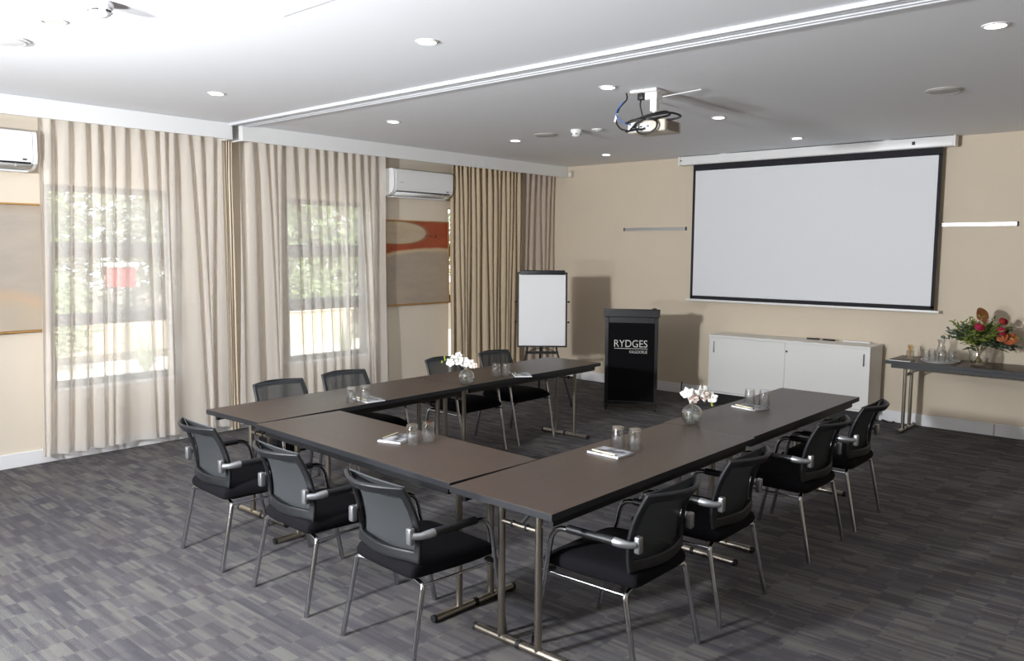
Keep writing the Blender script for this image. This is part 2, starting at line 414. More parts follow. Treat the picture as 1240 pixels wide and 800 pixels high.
# ------------------------------------------------------------------ curtains
def curtain(name, label, y0, y1, z0, z1, pitch, amp, mat, seed, x0=.145, cat='curtain', flare=0., group=None, sharp=1.6):
    rnd = random.Random(seed); W = y1-y0; n = max(2, round(W/pitch)); per = 14; nu = n*per; nv = 36
    # irregular pleat positions
    cs = [0.]
    for i in range(n): cs.append(cs[-1]+1+rnd.uniform(-.28, .28))
    cs = [c/cs[-1] for c in cs]
    A = [amp*rnd.uniform(.65, 1.2) for _ in range(n+1)]; dr = [rnd.uniform(-1, 1) for _ in range(n+1)]; ph = [rnd.uniform(0, 6.28) for _ in range(n+1)]
    def fn(u, v):
        k = min(n-1, int(u*n+1e-9)); t = u*n-k
        z = z0+(z1-z0)*v
        s = cs[k]+(cs[k+1]-cs[k])*t
        top = max(0., (v-.86)/.14)
        a = A[k]*(1-t)+A[k+1]*t
        drift = (dr[k]*(1-t)+dr[k+1]*t)*.10*pitch/.1*(1-v)*(1 if 0 < u < 1 else 0)
        w = math.cos(2*PI*t)
        shaped = (abs((w+1)/2)**sharp)*2-1
        pinch = .5+.5*math.cos(2*PI*t); pin = pinch**6*.035
        x = x0+a*shaped*(1-top*.75)+pin*top*.8*(1 if amp > .02 else .4)+.006*math.sin(7*v+ph[k]*(1-t)+ph[k+1]*t)
        y = y0+W*s+drift+flare*(1-v)*(u-1 if flare < 0 else 1-u)*(-1)
        y += .35*a*math.sin(2*PI*t)*(1-top)
        return (x, y, z)
    mb = MB().grid(fn, nu, nv)
    o = mb.build(name, mat, ang=180); tag(o, label, cat, group); return o
curtain('sheer_curtain', 'sheer white pleated curtain over the window nearest the camera, beside the grey painting', -6.79, -5.195, .085, 2.93, .118, .044, 'sheer', 1, flare=.075)
curtain('sheer_curtain', 'sheer white pleated curtain over the middle window, beside the rust painting', -5.02, -3.20, .085, 2.93, .118, .044, 'sheer', 2)
curtain('drape', 'narrow folded beige drape gathered between the two white sheer curtains', -5.148, -5.072, .03, 2.93, .025, .025, 'drape_pale', 3, x0=.12)
curtain('drape', 'heavy beige blackout drape hanging right of the rust painting', -2.135, -.87, .03, 2.93, .085, .045, 'drape', 4, x0=.15, sharp=.9)
curtain('sheer_curtain', 'taupe sheer curtain in the far corner behind the flip chart easel', -.83, -.07, .06, 2.93, .105, .026, 'sheer_grey', 5, x0=.10)

# ------------------------------------------------------------------ wall units and pictures
def aircon(label, y0):
    t = thing('air_conditioner', label, 'air conditioner', (0, y0, 2.452)); L = .95
    prof = [(.0, .0), (.06, -.004), (.15, .012), (.205, .05), (.222, .10), (.222, .27), (.212, .298), (.19, .308), (0, .308)]
    def body(a, b, name, mat, k=1.):
        mb = MB(); n = len(prof); vs = [(p[0]*k, a, p[1]) for p in prof]+[(p[0]*k, b, p[1]) for p in prof]
        mb.add(vs, [(i, (i+1) % n, n+(i+1) % n, n+i) for i in range(n)]+[tuple(range(n-1, -1, -1)), tuple(range(n, 2*n))])
        return mb.build(name, mat, t, ang=25, bevel=.004)
    body(.035, L-.035, 'body', 'white_plastic'); body(0, .034, 'end_cap', 'white_plastic', .985); body(L-.034, L, 'end_cap', 'white_plastic', .985)
    g = MB().add([(.1525, .05, .010), (.1525, L-.05, .010), (.2085, L-.05, .054), (.2085, .05, .054)], [(0, 1, 2, 3)])
    gr = g.build('air_outlet', 'dark_slot', t, solid=.004)
    for k in range(4): MB().box((.186, .16+k*.21, .034), (.03, .006, .03)).build('vane', 'white_plastic', gr)
    MB().add([(.155, .05, .004), (.155, L-.05, .004), (.21, L-.05, .038), (.21, .05, .038)], [(0, 1, 2, 3)]).build('louver_flap', 'white_plastic', t, solid=.007)
    MB().box((.09, L/2, -.012), (.10, L-.1, .014)).build('drip_tray', 'white_plastic', t, bevel=.003)
    mb = MB()
    for k in range(9): mb.box((.03+k*.018, L/2, .309), (.008, L-.12, .004))
    mb.build('intake_grille', 'dark_slot', t)
    MB().box((.2225, .12, .15), (.002, .07, .006)).build('badge', 'grille_beige', t)
    MB().box((.2225, L-.1, .075), (.002, .03, .012)).build('badge', 'dark_slot', t)
aircon('white wall air conditioner at the left edge above the grey painting', -7.765)
aircon('white wall air conditioner above the rust and grey painting', -3.11)
def painting(label, y0, y1, z0, z1, mat):
    t = thing('painting', label, 'painting', (0, (y0+y1)/2, z0)); W = y1-y0; H = z1-z0; f = .014
    mb = MB()
    mb.box((.022, -W/2+f/2, H/2), (.044, f, H)); mb.box((.022, W/2-f/2, H/2), (.044, f, H)); mb.box((.022, 0, f/2), (.044, W-2*f, f)); mb.box((.022, 0, H-f/2), (.044, W-2*f, f))
    mb.build('frame', 'gold_wood', t, bevel=.002)
    MB().box((.019, 0, H/2), (.03, W-2*f-.006, H-2*f-.006)).build('canvas', mat, t, smooth=False)
painting('abstract painting in plain greys and taupe in thin gilt frame at left edge', -7.79, -6.745, 1.127, 2.188, 'canvas_taupe')
painting('abstract painting with rust orange band over grey in thin gilt frame', -3.095, -2.06, 1.16, 2.178, 'canvas_rust')

# ------------------------------------------------------------------ ceiling fittings
def downlight(x, y, label, r=.048, lamp='lamp', grp='recessed ceiling downlights'):
    t = thing('downlight', label, 'ceiling light', (x, y, CE), 0, grp)
    MB().lathe([(r, -.001), (r+.004, -.008), (r+.016, -.005), (r+.018, 0), (r, 0)], n=28).build('trim_ring', 'white_plastic', t)
    MB().lathe([(0, -.004), (r*.94, -.004), (r*.94, -.001), (0, -.001)], n=28).build('lamp', lamp, t)
for x, y, lb in [(1.60, -6.01, 'lit ceiling downlight left of the ceiling track, above the near white curtain'),
                 (3.98, -6.02, 'lit ceiling downlight left of the ceiling track, near the top middle of the picture'),
                 (1.59, -4.26, 'lit ceiling downlight just past the track, above the middle window curtain'),
                 (1.60, -2.57, 'lit ceiling downlight left of the round vent near the beige drape'),
                 (1.615, -.90, 'lit ceiling downlight nearest the back corner, just above the back wall'),
                 (4.02, -4.30, 'lit ceiling downlight just left of the hanging projector'),
                 (3.995, -2.575, 'lit ceiling downlight between the projector and the screen, second from screen'),
                 (3.995, -.87, 'lit ceiling downlight nearest the projection screen housing'),
                 (6.48, -4.335, 'lit ceiling downlight at the far right top of the picture')]:
    downlight(x, y, lb)
downlight(2.80, -7.57, 'dim white ceiling downlight at top left beside the smoke detector', .052, 'lamp_dim')
def disc(x, y, r, label, cat='ceiling vent', h=.012, mat='vent_white'):
    t = thing('ceiling_speaker', label, cat, (x, y, CE))
    MB().lathe([(0, -h), (r*.8, -h), (r*.97, -h*.6), (r, 0), (0, 0)], n=40).build('cover', mat, t)
    MB().lathe([(r*.80, -h-.0015), (r*.83, -h-.0015), (r*.83, -h+.002), (r*.80, -h+.002)], n=40, closed=True).build('rim', 'grille_beige', t)
disc(2.17, -7.62, .145, 'large round white ceiling speaker at the top left corner', 'ceiling speaker')
disc(2.13, -2.70, .125, 'round grey ceiling speaker left of the small smoke detector', 'ceiling speaker', mat='grille_beige')
disc(5.825, -2.65, .125, 'round grey ceiling speaker on the right, above the screen housing end', 'ceiling speaker', mat='grille_beige')
def detector(x, y, label, r=.055):
    t = thing('smoke_detector', label, 'smoke detector', (x, y, CE))
    MB().lathe([(r*.95, 0), (r, -.006), (r, -.024), (r*.94, -.03), (0, -.03)], n=30).build('base', 'white_plastic', t)
    MB().lathe([(r*.82, -.030), (r*.86, -.036), (r*.80, -.056), (r*.55, -.068), (0, -.07)], n=30).build('sensor_head', 'white_plastic', t)
    mb = MB()
    for k in range(5):
        a = 2*PI*k/5+.4; mb.box((r*.83*math.cos(a), r*.83*math.sin(a), -.045), (.006, r*.5, .008), a)
    mb.build('sensor_slot', 'dark_slot', t)
detector(3.33, -7.545, 'white smoke detector at the very top left, cut by the picture edge', .06)
detector(2.58, -2.78, 'white smoke detector left of the projector, beside a small round plate')
t = thing('ceiling_plate', 'small white round plate beside the far smoke detector', 'ceiling plate', (2.76, -2.68, CE))
MB().lathe([(0, -.016), (.045, -.016), (.055, -.008), (.055, 0), (0, 0)], n=30).build('cover', 'white_plastic', t)
MB().lathe([(0, -.020), (.012, -.020), (.014, -.016), (0, -.016)], n=16).build('screw_cap', 'white_plastic', t)
t = thing('motion_sensor', 'small cream sensor in the corner at the end of the curtain pelmet', 'sensor', (.40, 0, 2.90))
MB().rbox((0, -.0275, 0), (.055, .055, .10), .012).build('housing', 'ivory_plastic', t)
MB().box((0, -.0585, -.01), (.035, .003, .05)).build('lens', 'white_plastic', t, bevel=.001)

# projector
t = thing('projector', 'white projector hung from the ceiling on a short mount with tangled cables', 'projector', (4.19, -3.99, CE), math.radians(3))
MB().rbox((-.02, -.01, -.011), (.22, .16, .02), .006).build('mount_plate', 'white_plastic', t)
MB().rbox((.02, 0, -.045), (.10, .09, .05), .006).build('mount_block', 'white_plastic', t)
MB().rbox((.03, 0, -.11), (.055, .05, .09), .008).tube([(.03, 0, -.15), (.03, 0, -.215)], .013).build('mount_pole', 'white_plastic', t)
MB().box((.01, 0, -.218), (.16, .14, .008)).box((-.05, 0, -.216), (.018, .2, .012)).build('mount_cradle', 'white_plastic', t, bevel=.002)
bd = MB().rbox((.02, .02, -.270), (.31, .25, .085), .012).build('body', 'projector_side', t)
MB().rbox((-.03, -.105, -.275), (.19, .008, .06), .003).build('connector_panel', 'white_plastic', bd)
mb = MB()
for k in range(6): mb.box((-.10+k*.028, -.1105, -.285+.012*(k % 2)), (.016, .004, .010))
mb.build('socket', 'black_plastic', bd)
mb = MB()
for k in range(7): mb.box((.176, .02, -.30+k*.010), (.003, .17, .004))
mb.build('side_grille', 'dark_slot', bd)
MB().lathe([(.034, 0), (.034, .02), (.026, .02), (.024, .004), (0, .006)], n=24, M=Matrix.Translation((-.05, .145, -.27)) @ Matrix.Rotation(-PI/2, 4, 'X')).build('lens', 'black_plastic', bd)
def wob(pts, r, name, mat, par):
    P = [Vector(p) for p in pts]; out = []
    for i in range(len(P)-1):
        p0, p1, p2, p3 = P[max(i-1, 0)], P[i], P[i+1], P[min(i+2, len(P)-1)]
        for k in range(6):
            u = k/6; out.append(.5*((2*p1)+(p2-p0)*u+(2*p0-5*p1+4*p2-p3)*u*u+(3*p1-p0-3*p2+p3)*u**3))
    out.append(P[-1]); return MB().tube(out, r, 7).build(name, mat, par)
wob([(-.06, -.04, -.06), (-.055, -.06, -.11), (-.03, -.07, -.19), (-.02, -.10, -.225)], .0055, 'power_cord', 'black_cable', t)
MB().rbox((-.06, -.04, -.045), (.05, .04, .05), .008).build('plug', 'black_plastic', t)
for pts in ([(-.13, -.12, -.235), (-.03, -.135, -.220), (.08, -.13, -.205), (.20, -.08, -.190), (.26, -.03, -.215), (.18, -.06, -.235), (.06, -.12, -.228), (-.06, -.13, -.222), (-.14, -.12, -.24)],
            [(-.12, -.125, -.24), (0, -.14, -.212), (.10, -.12, -.19), (.16, -.06, -.175), (.18, -.05, -.20), (.10, -.11, -.222), (-.02, -.135, -.226), (-.1, -.13, -.235)],
            [(.0, -.12, -.23), (-.04, -.145, -.26), (-.02, -.15, -.315), (.05, -.15, -.335), (.12, -.14, -.30), (.12, -.13, -.25), (.06, -.13, -.222)],
            [(-.14, -.12, -.30), (-.06, -.13, -.295), (.02, -.13, -.295)], [(-.10, -.13, -.30), (-.03, -.15, -.25), (.03, -.14, -.225)]):
    wob(pts, .0075, 'cable', 'black_cable', t)
wob([(-.11, -.10, -.295), (-.20, -.09, -.27), (-.255, -.07, -.20), (-.24, -.05, -.11), (-.19, -.03, -.05), (-.20, -.02, 0)], .006, 'cable', 'black_cable', t)
wob([(-.10, -.11, -.255), (-.18, -.10, -.225), (-.245, -.08, -.17), (-.25, -.06, -.12), (-.205, -.035, -.06)], .005, 'cable', 'blue_cable', t)
MB().tube([(-.262, -.072, -.215), (-.252, -.062, -.15)], .010, 8).build('cable_tie', 'white_plastic', t)
MB().tube([(.06, .03, -.05), (.34, .12, -.012)], .004, 6).build('stay_rod', 'white_plastic', t)

# projection screen
t = thing('projection_screen', 'large white pull-down projection screen with black border on the back wall', 'projection screen', (0, 0, 0))
Y = -.10
MB().rbox((3.758, Y-.01, 2.945), (3.09, .105, .105), .012).build('housing', 'white_plastic', t, bevel=0)
for x in (2.2, 5.31): MB().rbox((x, Y-.01, 2.945), (.02, .11, .11), .004).build('end_cap', 'white_plastic', t)
for x in (2.78, 4.66): MB().box((x, Y, 3.0), (.09, .06, .012)).box((x, Y-.02, 2.996), (.04, .05, .02)).build('bracket', 'white_plastic', t)
MB().box((4.93, Y-.064, 2.945), (.03, .004, .035)).build('badge', 'dark_slot', t)
MB().box((2.23, Y-.064, 2.95), (.02, .004, .012)).build('badge', 'dark_slot', t)
x0, x1, z0, z1 = 2.372, 5.194, 1.232, 2.9
bx = MB(); b = .034
bx.box(((x0+x1)/2, Y, 2.860), (x1-x0, .003, .085)); bx.box(((x0+x1)/2, Y, z0+.024), (x1-x0, .003, .046)); bx.box((x0+b/2, Y, 2.04), (b, .003, 1.57)); bx.box((x1-b/2, Y, 2.04), (b, .003, 1.57))
bx.build('border', 'screen_black', t, smooth=False)
MB().box(((x0+x1)/2, Y, 2.05), (x1-x0-2*b, .003, 1.55)).build('screen_surface', 'screen_white', t, smooth=False)
MB().rbox(((x0+x1)/2, Y, 1.222), (x1-x0+.10, .026, .026), .006).build('bottom_bar', 'white_plastic', t)
MB().tube([(2.33, Y, 2.90), (2.36, Y, 2.80)], .0025, 6).build('pull_cord', 'grille_beige', t)
for a, b_, lb in ((1.31, 2.235, 'short aluminium hanging rail on the wall left of the screen'), (4.95, 5.872, 'short aluminium hanging rail on the wall right of the screen')):
    t = thing('wall_rail', lb, 'wall rail', ((a+b_)/2, 0, 2.115)); L = b_-a
    MB().box((0, -.006, 0), (L, .012, .038)).box((0, -.016, .014), (L, .014, .008)).box((0, -.014, -.015), (L, .012, .006)).build('rail', 'alu', t, bevel=.001)
    for s in (-1, 1): MB().rbox((s*(L/2+.004), -.013, 0), (.012, .026, .046), .003).build('end_cap', 'dark_slot', t)

# ------------------------------------------------------------------ cabinet
t = thing('cabinet', 'long low white cabinet with two sliding doors under the screen', 'cabinet', (3.76, -.225, 0)); W, D = 1.86, .40
MB().box((0, .02, .065), (W-.06, D-.06, .13)).build('plinth', 'black_steel', t)
mb = MB(); mb.box((-W/2+.009, 0, .4775), (.018, D, .675)); mb.box((W/2-.009, 0, .4775), (.018, D, .675)); mb.box((0, 0, .149), (W-.036, D, .018)); mb.box((0, D/2-.006, .49), (W-.036, .010, .65))
mb.build('carcass', 'white_laminate', t, bevel=.001)
MB().box((0, -.003, .8275), (W+.01, D+.012, .025)).build('cabinet_top', 'white_laminate', t, bevel=.002)
for s in (-1, 1):
    d = MB().box((s*.458, -D/2+(.012 if s < 0 else .024), .487), (.925, .014, .650)).build('door', 'white_laminate', t, bevel=.0015)
    hx = s*.865; y = -D/2+(.012 if s < 0 else .024)-.007
    MB().tube([(hx, y, .635), (hx, y-.016, .635), (hx, y-.016, .755), (hx, y, .755)], .006, 8, bend=.008).build('handle', 'satin_silver', d)
MB().lathe([(0, 0), (.012, 0), (.012, .006), (0, .006)], n=14, M=Matrix.Translation((.022, -D/2+.018, .715)) @ Matrix.Rotation(PI/2, 4, 'X')).build('lock', 'chrome', t)
def marker(x, y, rz, lb, body, cap):
    t = thing('marker_pen', lb, 'marker pen', (x, y, .849), rz, 'marker pens on the cabinet')
    MB().tube([(-.065, 0, 0), (.035, 0, 0)], .009, 10).build('barrel', body, t); MB().tube([(.035, 0, 0), (.075, 0, 0)], .0098, 10).build('cap', cap, t)
marker(3.955, -.11, .12, 'black marker pen on cabinet top, left of the two black ones', 'black_plastic', 'black_plastic')
marker(4.13, -.10, -.1, 'black marker pen on cabinet top, right of the two black ones', 'black_plastic', 'black_plastic')
marker(4.36, -.10, .05, 'white marker pen on cabinet top, next to the black markers', 'white_plastic', 'white_plastic')
marker(4.50, -.09, -.06, 'white marker pen on cabinet top, nearest its right end', 'white_plastic', 'white_plastic')
# power outlet and cable by the lectern
t = thing('power_outlet', 'white double power outlet low on the back wall right of lectern', 'power outlet', (2.42, -.018, .07))
MB().rbox((0, -.006, 0), (.12, .012, .075), .004).build('plate', 'white_plastic', t)
for s in (-1, 1): MB().box((s*.03, -.0125, 0), (.022, .003, .026)).build('socket', 'dark_slot', t)
t = thing('power_outlet', 'white blank wall plate beside the double outlet on baseboard', 'power outlet', (2.60, -.018, .07))
MB().rbox((0, -.006, 0), (.10, .012, .075), .004).build('plate', 'white_plastic', t)
MB().lathe([(0, 0), (.012, 0), (.010, .005), (0, .005)], n=14, M=Matrix.Translation((0, -.012, 0)) @ Matrix.Rotation(PI/2, 4, 'X')).build('socket', 'grille_beige', t)
t = wob([(2.25, -.03, .15), (2.245, -.03, .10), (2.25, -.035, .03), (2.31, -.05, .012), (2.42, -.05, .03)], .007, 'power_cable', 'black_cable', None)
tag(t, 'short black cable dangling at the baseboard right of the lectern', 'cable')
t = wob([(4.72, -.03, .012), (4.76, -.06, .012), (4.80, -.10, .012), (4.86, -.08, .012), (4.84, -.04, .012)], .007, 'power_cable', 'black_cable', None)
tag(t, 'black cable on the floor between white cabinet and side table', 'cable')
struct(MB().box((5.79, -.019, .062), (.014, .004, .118)).build('trim_5', 'grille_beige'))

# ------------------------------------------------------------------ lectern
t = thing('lectern', 'black lectern on castors with silver hotel lettering on its front', 'lectern', (2.400, -1.455, 0), math.radians(31.0)); W = .60; D = .42
fy = 0.
for s in (-1, 1):
    MB().box((s*(W/2-.02), fy+.02, .575), (.04, .04, 1.0)).build('post', 'lectern_black', t, bevel=.004)
    MB().box((s*(W/2-.02), fy+.02+D/2, .575), (.018, D-.04, 1.0)).build('side_panel', 'lectern_black', t)
    MB().box((s*(W/2-.02), fy+.02+D/2, .055), (.04, D+.08, .03)).build('foot_rail', 'lectern_black', t, bevel=.004)
    for k in (0, 1):
        cx, cy = s*(W/2-.02), fy+.0+k*(D+.04)
        c = MB().tube([(cx-.011, cy, .026), (cx+.011, cy, .026)], .025, 16).build('castor', 'rubber', t)
        MB().box((cx, cy+.004, .042), (.03, .03, .018)).build('castor_fork', 'black_steel', c)
fp = MB().box((0, fy+.02, .575), (W-.08, .018, .93)).build('front_panel', 'lectern_cloth', t)
MB().box((0, fy+.018, 1.045), (W-.08, .03, .07)).build('rail', 'lectern_black', t, bevel=.003)
MB().box((0, fy+.018, .09), (W-.08, .03, .035)).build('rail', 'lectern_black', t, bevel=.003)
Mx = Matrix.Translation((0, fy+.02+D/2-.02, 1.135)) @ Matrix.Rotation(math.radians(-6), 4, 'X')
MB().rbox((0, 0, 0), (W+.03, D+.05, .03), .006, M=Mx).build('desk_top', 'lectern_black', t)
MB().box((0, -.045, 1.125), (W+.03, .02, .08)).build('fascia', 'lectern_black', t, bevel=.003)
def text(body, size, x, z, y, parent, align='LEFT', width=None):
    cu = bpy.data.curves.new('lettering', 'FONT'); cu.body = body; cu.size = size; cu.extrude = .0015; cu.align_x = align; cu.offset = -.0005*size/.1
    ob = bpy.data.objects.new('tmp', cu); COL.objects.link(ob)
    dg = bpy.context.evaluated_depsgraph_get(); me = bpy.data.meshes.new_from_object(ob.evaluated_get(dg))
    bpy.data.objects.remove(ob); me.materials.clear(); me.materials.append(MATS['lettering'])
    xs = [v.co.x for v in me.vertices]; a, b_ = min(xs), max(xs)
    for v in me.vertices:
        v.co.x = (v.co.x-a)*(width/(b_-a)) if width else v.co.x
    me.transform(Matrix.Translation((x, y, z)) @ Matrix.Rotation(PI/2, 4, 'X'))
    o = bpy.data.objects.new('lettering', me); COL.objects.link(o); o.parent = parent; return o
text('RYDGES', .118, -.195, .735, fy+.0095, fp, width=.375)
text('KALGOORLIE', .048, -.02, .665, fy+.0095, fp, width=.20)
MB().box((-.005, fy+.010, .718), (.38, .003, .005)).build('logo_line', 'lettering', fp)
MB().rbox((.25, .15, 1.163), (.05, .10, .02), .006).build('control_box', 'black_plastic', t)

# ------------------------------------------------------------------ flip chart easel
yaw = math.radians(41.6)
t = thing('flip_chart', 'flip chart easel with blank white pad in the far left corner', 'flip chart', (1.318, -1.745, 0), yaw)
W = .60; tilt = math.radians(4)
Mx = Matrix.Translation((0, 0, .67)) @ Matrix.Rotation(-tilt, 4, 'X')
H = .90
mb = MB()
mb.box((-W/2+.009, 0, H/2), (.018, .022, H), M=Mx); mb.box((W/2-.009, 0, H/2), (.018, .022, H), M=Mx); mb.box((0, 0, .009), (W, .022, .018), M=Mx); mb.box((0, 0, H-.01), (W, .022, .02), M=Mx)
fr = mb.build('frame', 'black_frame', t, bevel=.003)
MB().box((0, .002, H/2), (W-.03, .012, H-.03), M=Mx).build('whiteboard', 'white_laminate', t)
MB().rbox((0, -.018, H-.005), (W-.06, .035, .055), .008, M=Mx).build('clamp_bar', 'black_frame', t)
MB().box((0, -.012, H/2-.005), (W-.045, .014, H-.05), M=Mx).build('paper_pad', 'paper', t)
for s in (-1, 1):
    for zz in (.30, .545):
        MB().ball((s*(W/2+.018), 0, zz), .013, 10, 6, M=Mx).tube([Mx @ Vector((s*(W/2-.01), 0, zz)), Mx @ Vector((s*(W/2+.018), 0, zz))], .006, 8).build('hook', 'black_plastic', fr)
for s in (-1, 1):
    l = MB().tube([(s*.12, .075, 1.1), (s*.18, .03, .62), (s*.345, -.28, .012)], .012, 10).build('leg', 'black_steel', t)
    MB().tube([(s*.337, -.267, .03), (s*.350, -.288, .0)], .015, 10).build('foot', 'rubber', l)
l = MB().tube([(0, .08, 1.1), (-.01, .22, .62), (-.02, .50, .012)], .012, 10).build('leg', 'black_steel', t)
MB().tube([(-.02, .49, .03), (-.021, .51, .0)], .015, 10).build('foot', 'rubber', l)
MB().box((0, .03, .60), (.40, .02, .032)).build('crossbar', 'black_steel', t, bevel=.003)
MB().tube([(0, .03, .60), (-.01, .2, .665)], .008, 8).build('strut', 'black_steel', t)
MB().tube([(-.16, .03, .612), (-.05, .08, .65), (.05, .08, .65), (.16, .03, .612)], .005, 8, bend=.03).build('strut', 'black_steel', t)

# ------------------------------------------------------------------ folding tables
ZT = .742
def leg_unit(x, W, par, inner):
    """T-leg: foot tube, two uprights, crossbar; inner = which way the brace goes"""
    l = MB(); L = min(.54, W-.06)
    for s in (-1, 1): l.tube([(x, s*.112, .024), (x, s*.112, ZT-.05)], .0175, 14)
    l.tube([(x, -L/2, .021), (x, L/2, .021)], .0185, 14)
    l.tube([(x, -.112, .585), (x, .112, .585)], .0135, 12)
    o = l.build('leg_frame', 'nickel', par)
    for s in (-1, 1):
        MB().tube([(x, s*L/2, .021), (x, s*(L/2+.016), .021)], .0192, 14).build('end_cap', 'rubber', o)
        MB().box((x, s*.112, ZT-.047), (.05, .06, .03)).tube([(x-.03, s*.112-.03, ZT-.052), (x-.03, s*.112+.03, ZT-.052)], .014, 10).build('hinge', 'black_steel', o, bevel=.003)
    MB().tube([(x, -.012, .021), (x, .012, .021)], .0205, 14).build('band', 'rubber', o)
    for s in (-1, 1): MB().tube([(x, s*.042-.005, .585), (x, s*.042+.005, .585)], .0165, 12).build('band', 'rubber', o)
    MB().tube([(x, .0, .585), (x+inner*.20, .0, ZT-.045)], .009, 8).build('brace', 'satin_silver', o)
    return o
def folding_table(label, cx, cy, L, W, rz, group='folding conference tables', i0=.15, i1=.15):
    t = thing('folding_table', label, 'table', (cx, cy, 0), rz, group)
    MB().box((0, 0, ZT-.016), (L, W, .032), mi=0, top=1).build('tabletop', ['edge_black', 'table_wood'], t, bevel=.0015)
    mb = MB()
    for s in (-1, 1): mb.box((0, s*(W/2-.045), ZT-.052), (L-.10, .022, .044))
    for s in (-1, 1): mb.box((s*(L/2-.22), 0, ZT-.044), (.03, W-.16, .03))
    mb.build('steel_subframe', 'black_steel', t)
    leg_unit(-L/2+i0, W, t, 1); leg_unit(L/2-i1, W, t, -1)
    return t
R = math.radians
folding_table('brown conference table at the near end of the right row', 5.152, -5.735, 1.90, .61, R(90))
folding_table('brown conference table at the far end of the right row, nearest the white cabinet', 5.136, -3.875, 1.81, .61, R(90), i0=.10)
folding_table('brown conference table across the front joining the two rows', 3.922, -6.308, 1.815, .615, R(-2.4))
folding_table('brown conference table at the near end of the left row by the windows', 2.648, -5.60, 1.91, .645, R(91.1), i0=.21)
folding_table('brown conference table at the far end of the left row, nearest the flip chart', 2.620, -3.715, 1.84, .630, R(90.3))
folding_table('brown folding side table against the back wall holding glasses and flowers', 5.83, -.335, 1.86, .57, 0, None)

# ------------------------------------------------------------------ chairs
def make_chair():
    t = thing('conference_chair', '', 'chair')
    # seat cushion: lofted rounded slab
    def sec(v):
        y = -.240+.492*v; hw = .214+.036*math.sin(PI*min(1, v*1.15)*.5); top = .470+.010*math.sin(PI*v)-.030*max(0, (v-.75)/.25)**2; bot = .386+.012*max(0, (v-.6)/.4)**2
        e = min(v, 1-v)/.07
        if e < 1:
            k = math.sqrt(max(0, 1-(1-e)**2)); mid = (top+bot)/2-.004; top = mid+(top-mid)*(.25+.75*k); bot = mid+(bot-mid)*(.25+.75*k); hw *= .93+.07*k
        return y, hw, top, bot
    N = 28; n = 28; mb = MB(); vs = []
    for j in range(n+1):
        v = j/n; v = .5-.5*math.cos(PI*v); y, hw, tp, bt = sec(v)
        for k in range(N):
            a = 2*PI*k/N; c, s_ = math.cos(a), math.sin(a)
            x = hw*math.copysign(abs(c)**.28, c); zz = (tp+bt)/2+(tp-bt)/2*math.copysign(abs(s_)**.55, s_)
            vs.append((x, y, zz))
    fs = [(j*N+k, j*N+(k+1) % N, (j+1)*N+(k+1) % N, (j+1)*N+k) for j in range(n) for k in range(N)]
    fs += [tuple(range(N-1, -1, -1)), tuple(range(n*N, (n+1)*N))]
    mb.add(vs, fs); mb.build('seat', 'seat_fabric', t, ang=60)
    MB().box((0, .01, .388), (.36, .36, .012)).build('seat_pan', 'black_plastic', t)
    # backrest surface
    Z0, Z1 = .475, .822
    def back(u, v, flat=1.):
        u = u*2-1
        hw = .222+.010*math.sin(PI*v)-.006*v
        y = -.205-.080*v**1.8+.018*math.sin(PI*v)
        bow = (1-abs(u)**1.7)*(.045+.045*v)*flat
        z = Z0+(Z1-Z0)*v - .008*(1-u*u)*(1-v) - .012*abs(u)**6*(1-v)
        return Vector((u*hw, y-bow, z))
    us = [0, .03, .058, .068] + [.068+(.864)*i/12 for i in range(1, 12)] + [.932, .942, .97, 1]
    vsn = [0, .05, .10, .14] + [.14+.755*i/8 for i in range(1, 8)] + [.895, .92, .96, 1]
    mb = MB(); nu, nv = len(us), len(vsn)
    vs = [back(u, v) for v in vsn for u in us]
    fs = [(j*nu+i, j*nu+i+1, (j+1)*nu+i+1, (j+1)*nu+i) for j in range(nv-1) for i in range(nu-1) if us[i+1] <= .0681 or us[i] >= .9319 or vsn[j+1] <= .1401 or vsn[j] >= .8949]
    mb.add(vs, fs); fr = mb.build('backrest', 'black_frame', t, ang=50, solid=.019, bevel=.005)
    mp = MB().grid(lambda a, b: back(.02+.96*a, .03+.955*b, .12)+Vector((0, .010, 0)), 16, 10).build('mesh_panel', 'chair_mesh', fr, ang=180)
    MB().tube([back(.02+.96*k/12, .99, .12)+Vector((0, .010, 0)) for k in range(13)], .0042, 6).build('hem', 'hem_grey', mp)
    for s in (-1, 1):
        # front leg sweeping up into the arm
        MB().tube([(s*.262, .285, 0), (s*.272, .165, .600), (s*.262, -.15, .606)], .0125, 12, bend=.07).build('leg', 'chrome', t)
        MB().tube([(s*.262, -.285, 0), (s*.247, -.207, .377), (s*.13, -.172, .373)], .0125, 12, bend=.02).build('leg', 'chrome', t)
        MB().tube([(s*.245, -.20, .376), (s*.264, .235, .378)], .0065, 10).build('side_rail', 'chrome', t)
        MB().box((s*.245, .20, .384), (.05, .03, .014)).build('seat_bracket', 'black_plastic', t)
        MB().tube([(s*.2655, .085, .6045), (s*.2635, -.165, .6065)], .0185, 12).build('armrest', 'black_plastic', t)
        b = MB(); b.tube([(s*.2635, -.158, .6065), (s*.262, -.185, .605), (s*.252, -.222, .602), (s*.230, -.246, .602)], [.0195, .0195, .016, .015], 12)
        b.rbox((s*.216, -.250, .600), (.034, .030, .075), .008)
        b.build('arm_bracket', 'satin_silver', t)
    MB().tube([(-.13, -.172, .373), (.13, -.172, .373)], .0125, 10).build('seat_frame', 'chrome', t)
    return t
chair0 = make_chair()
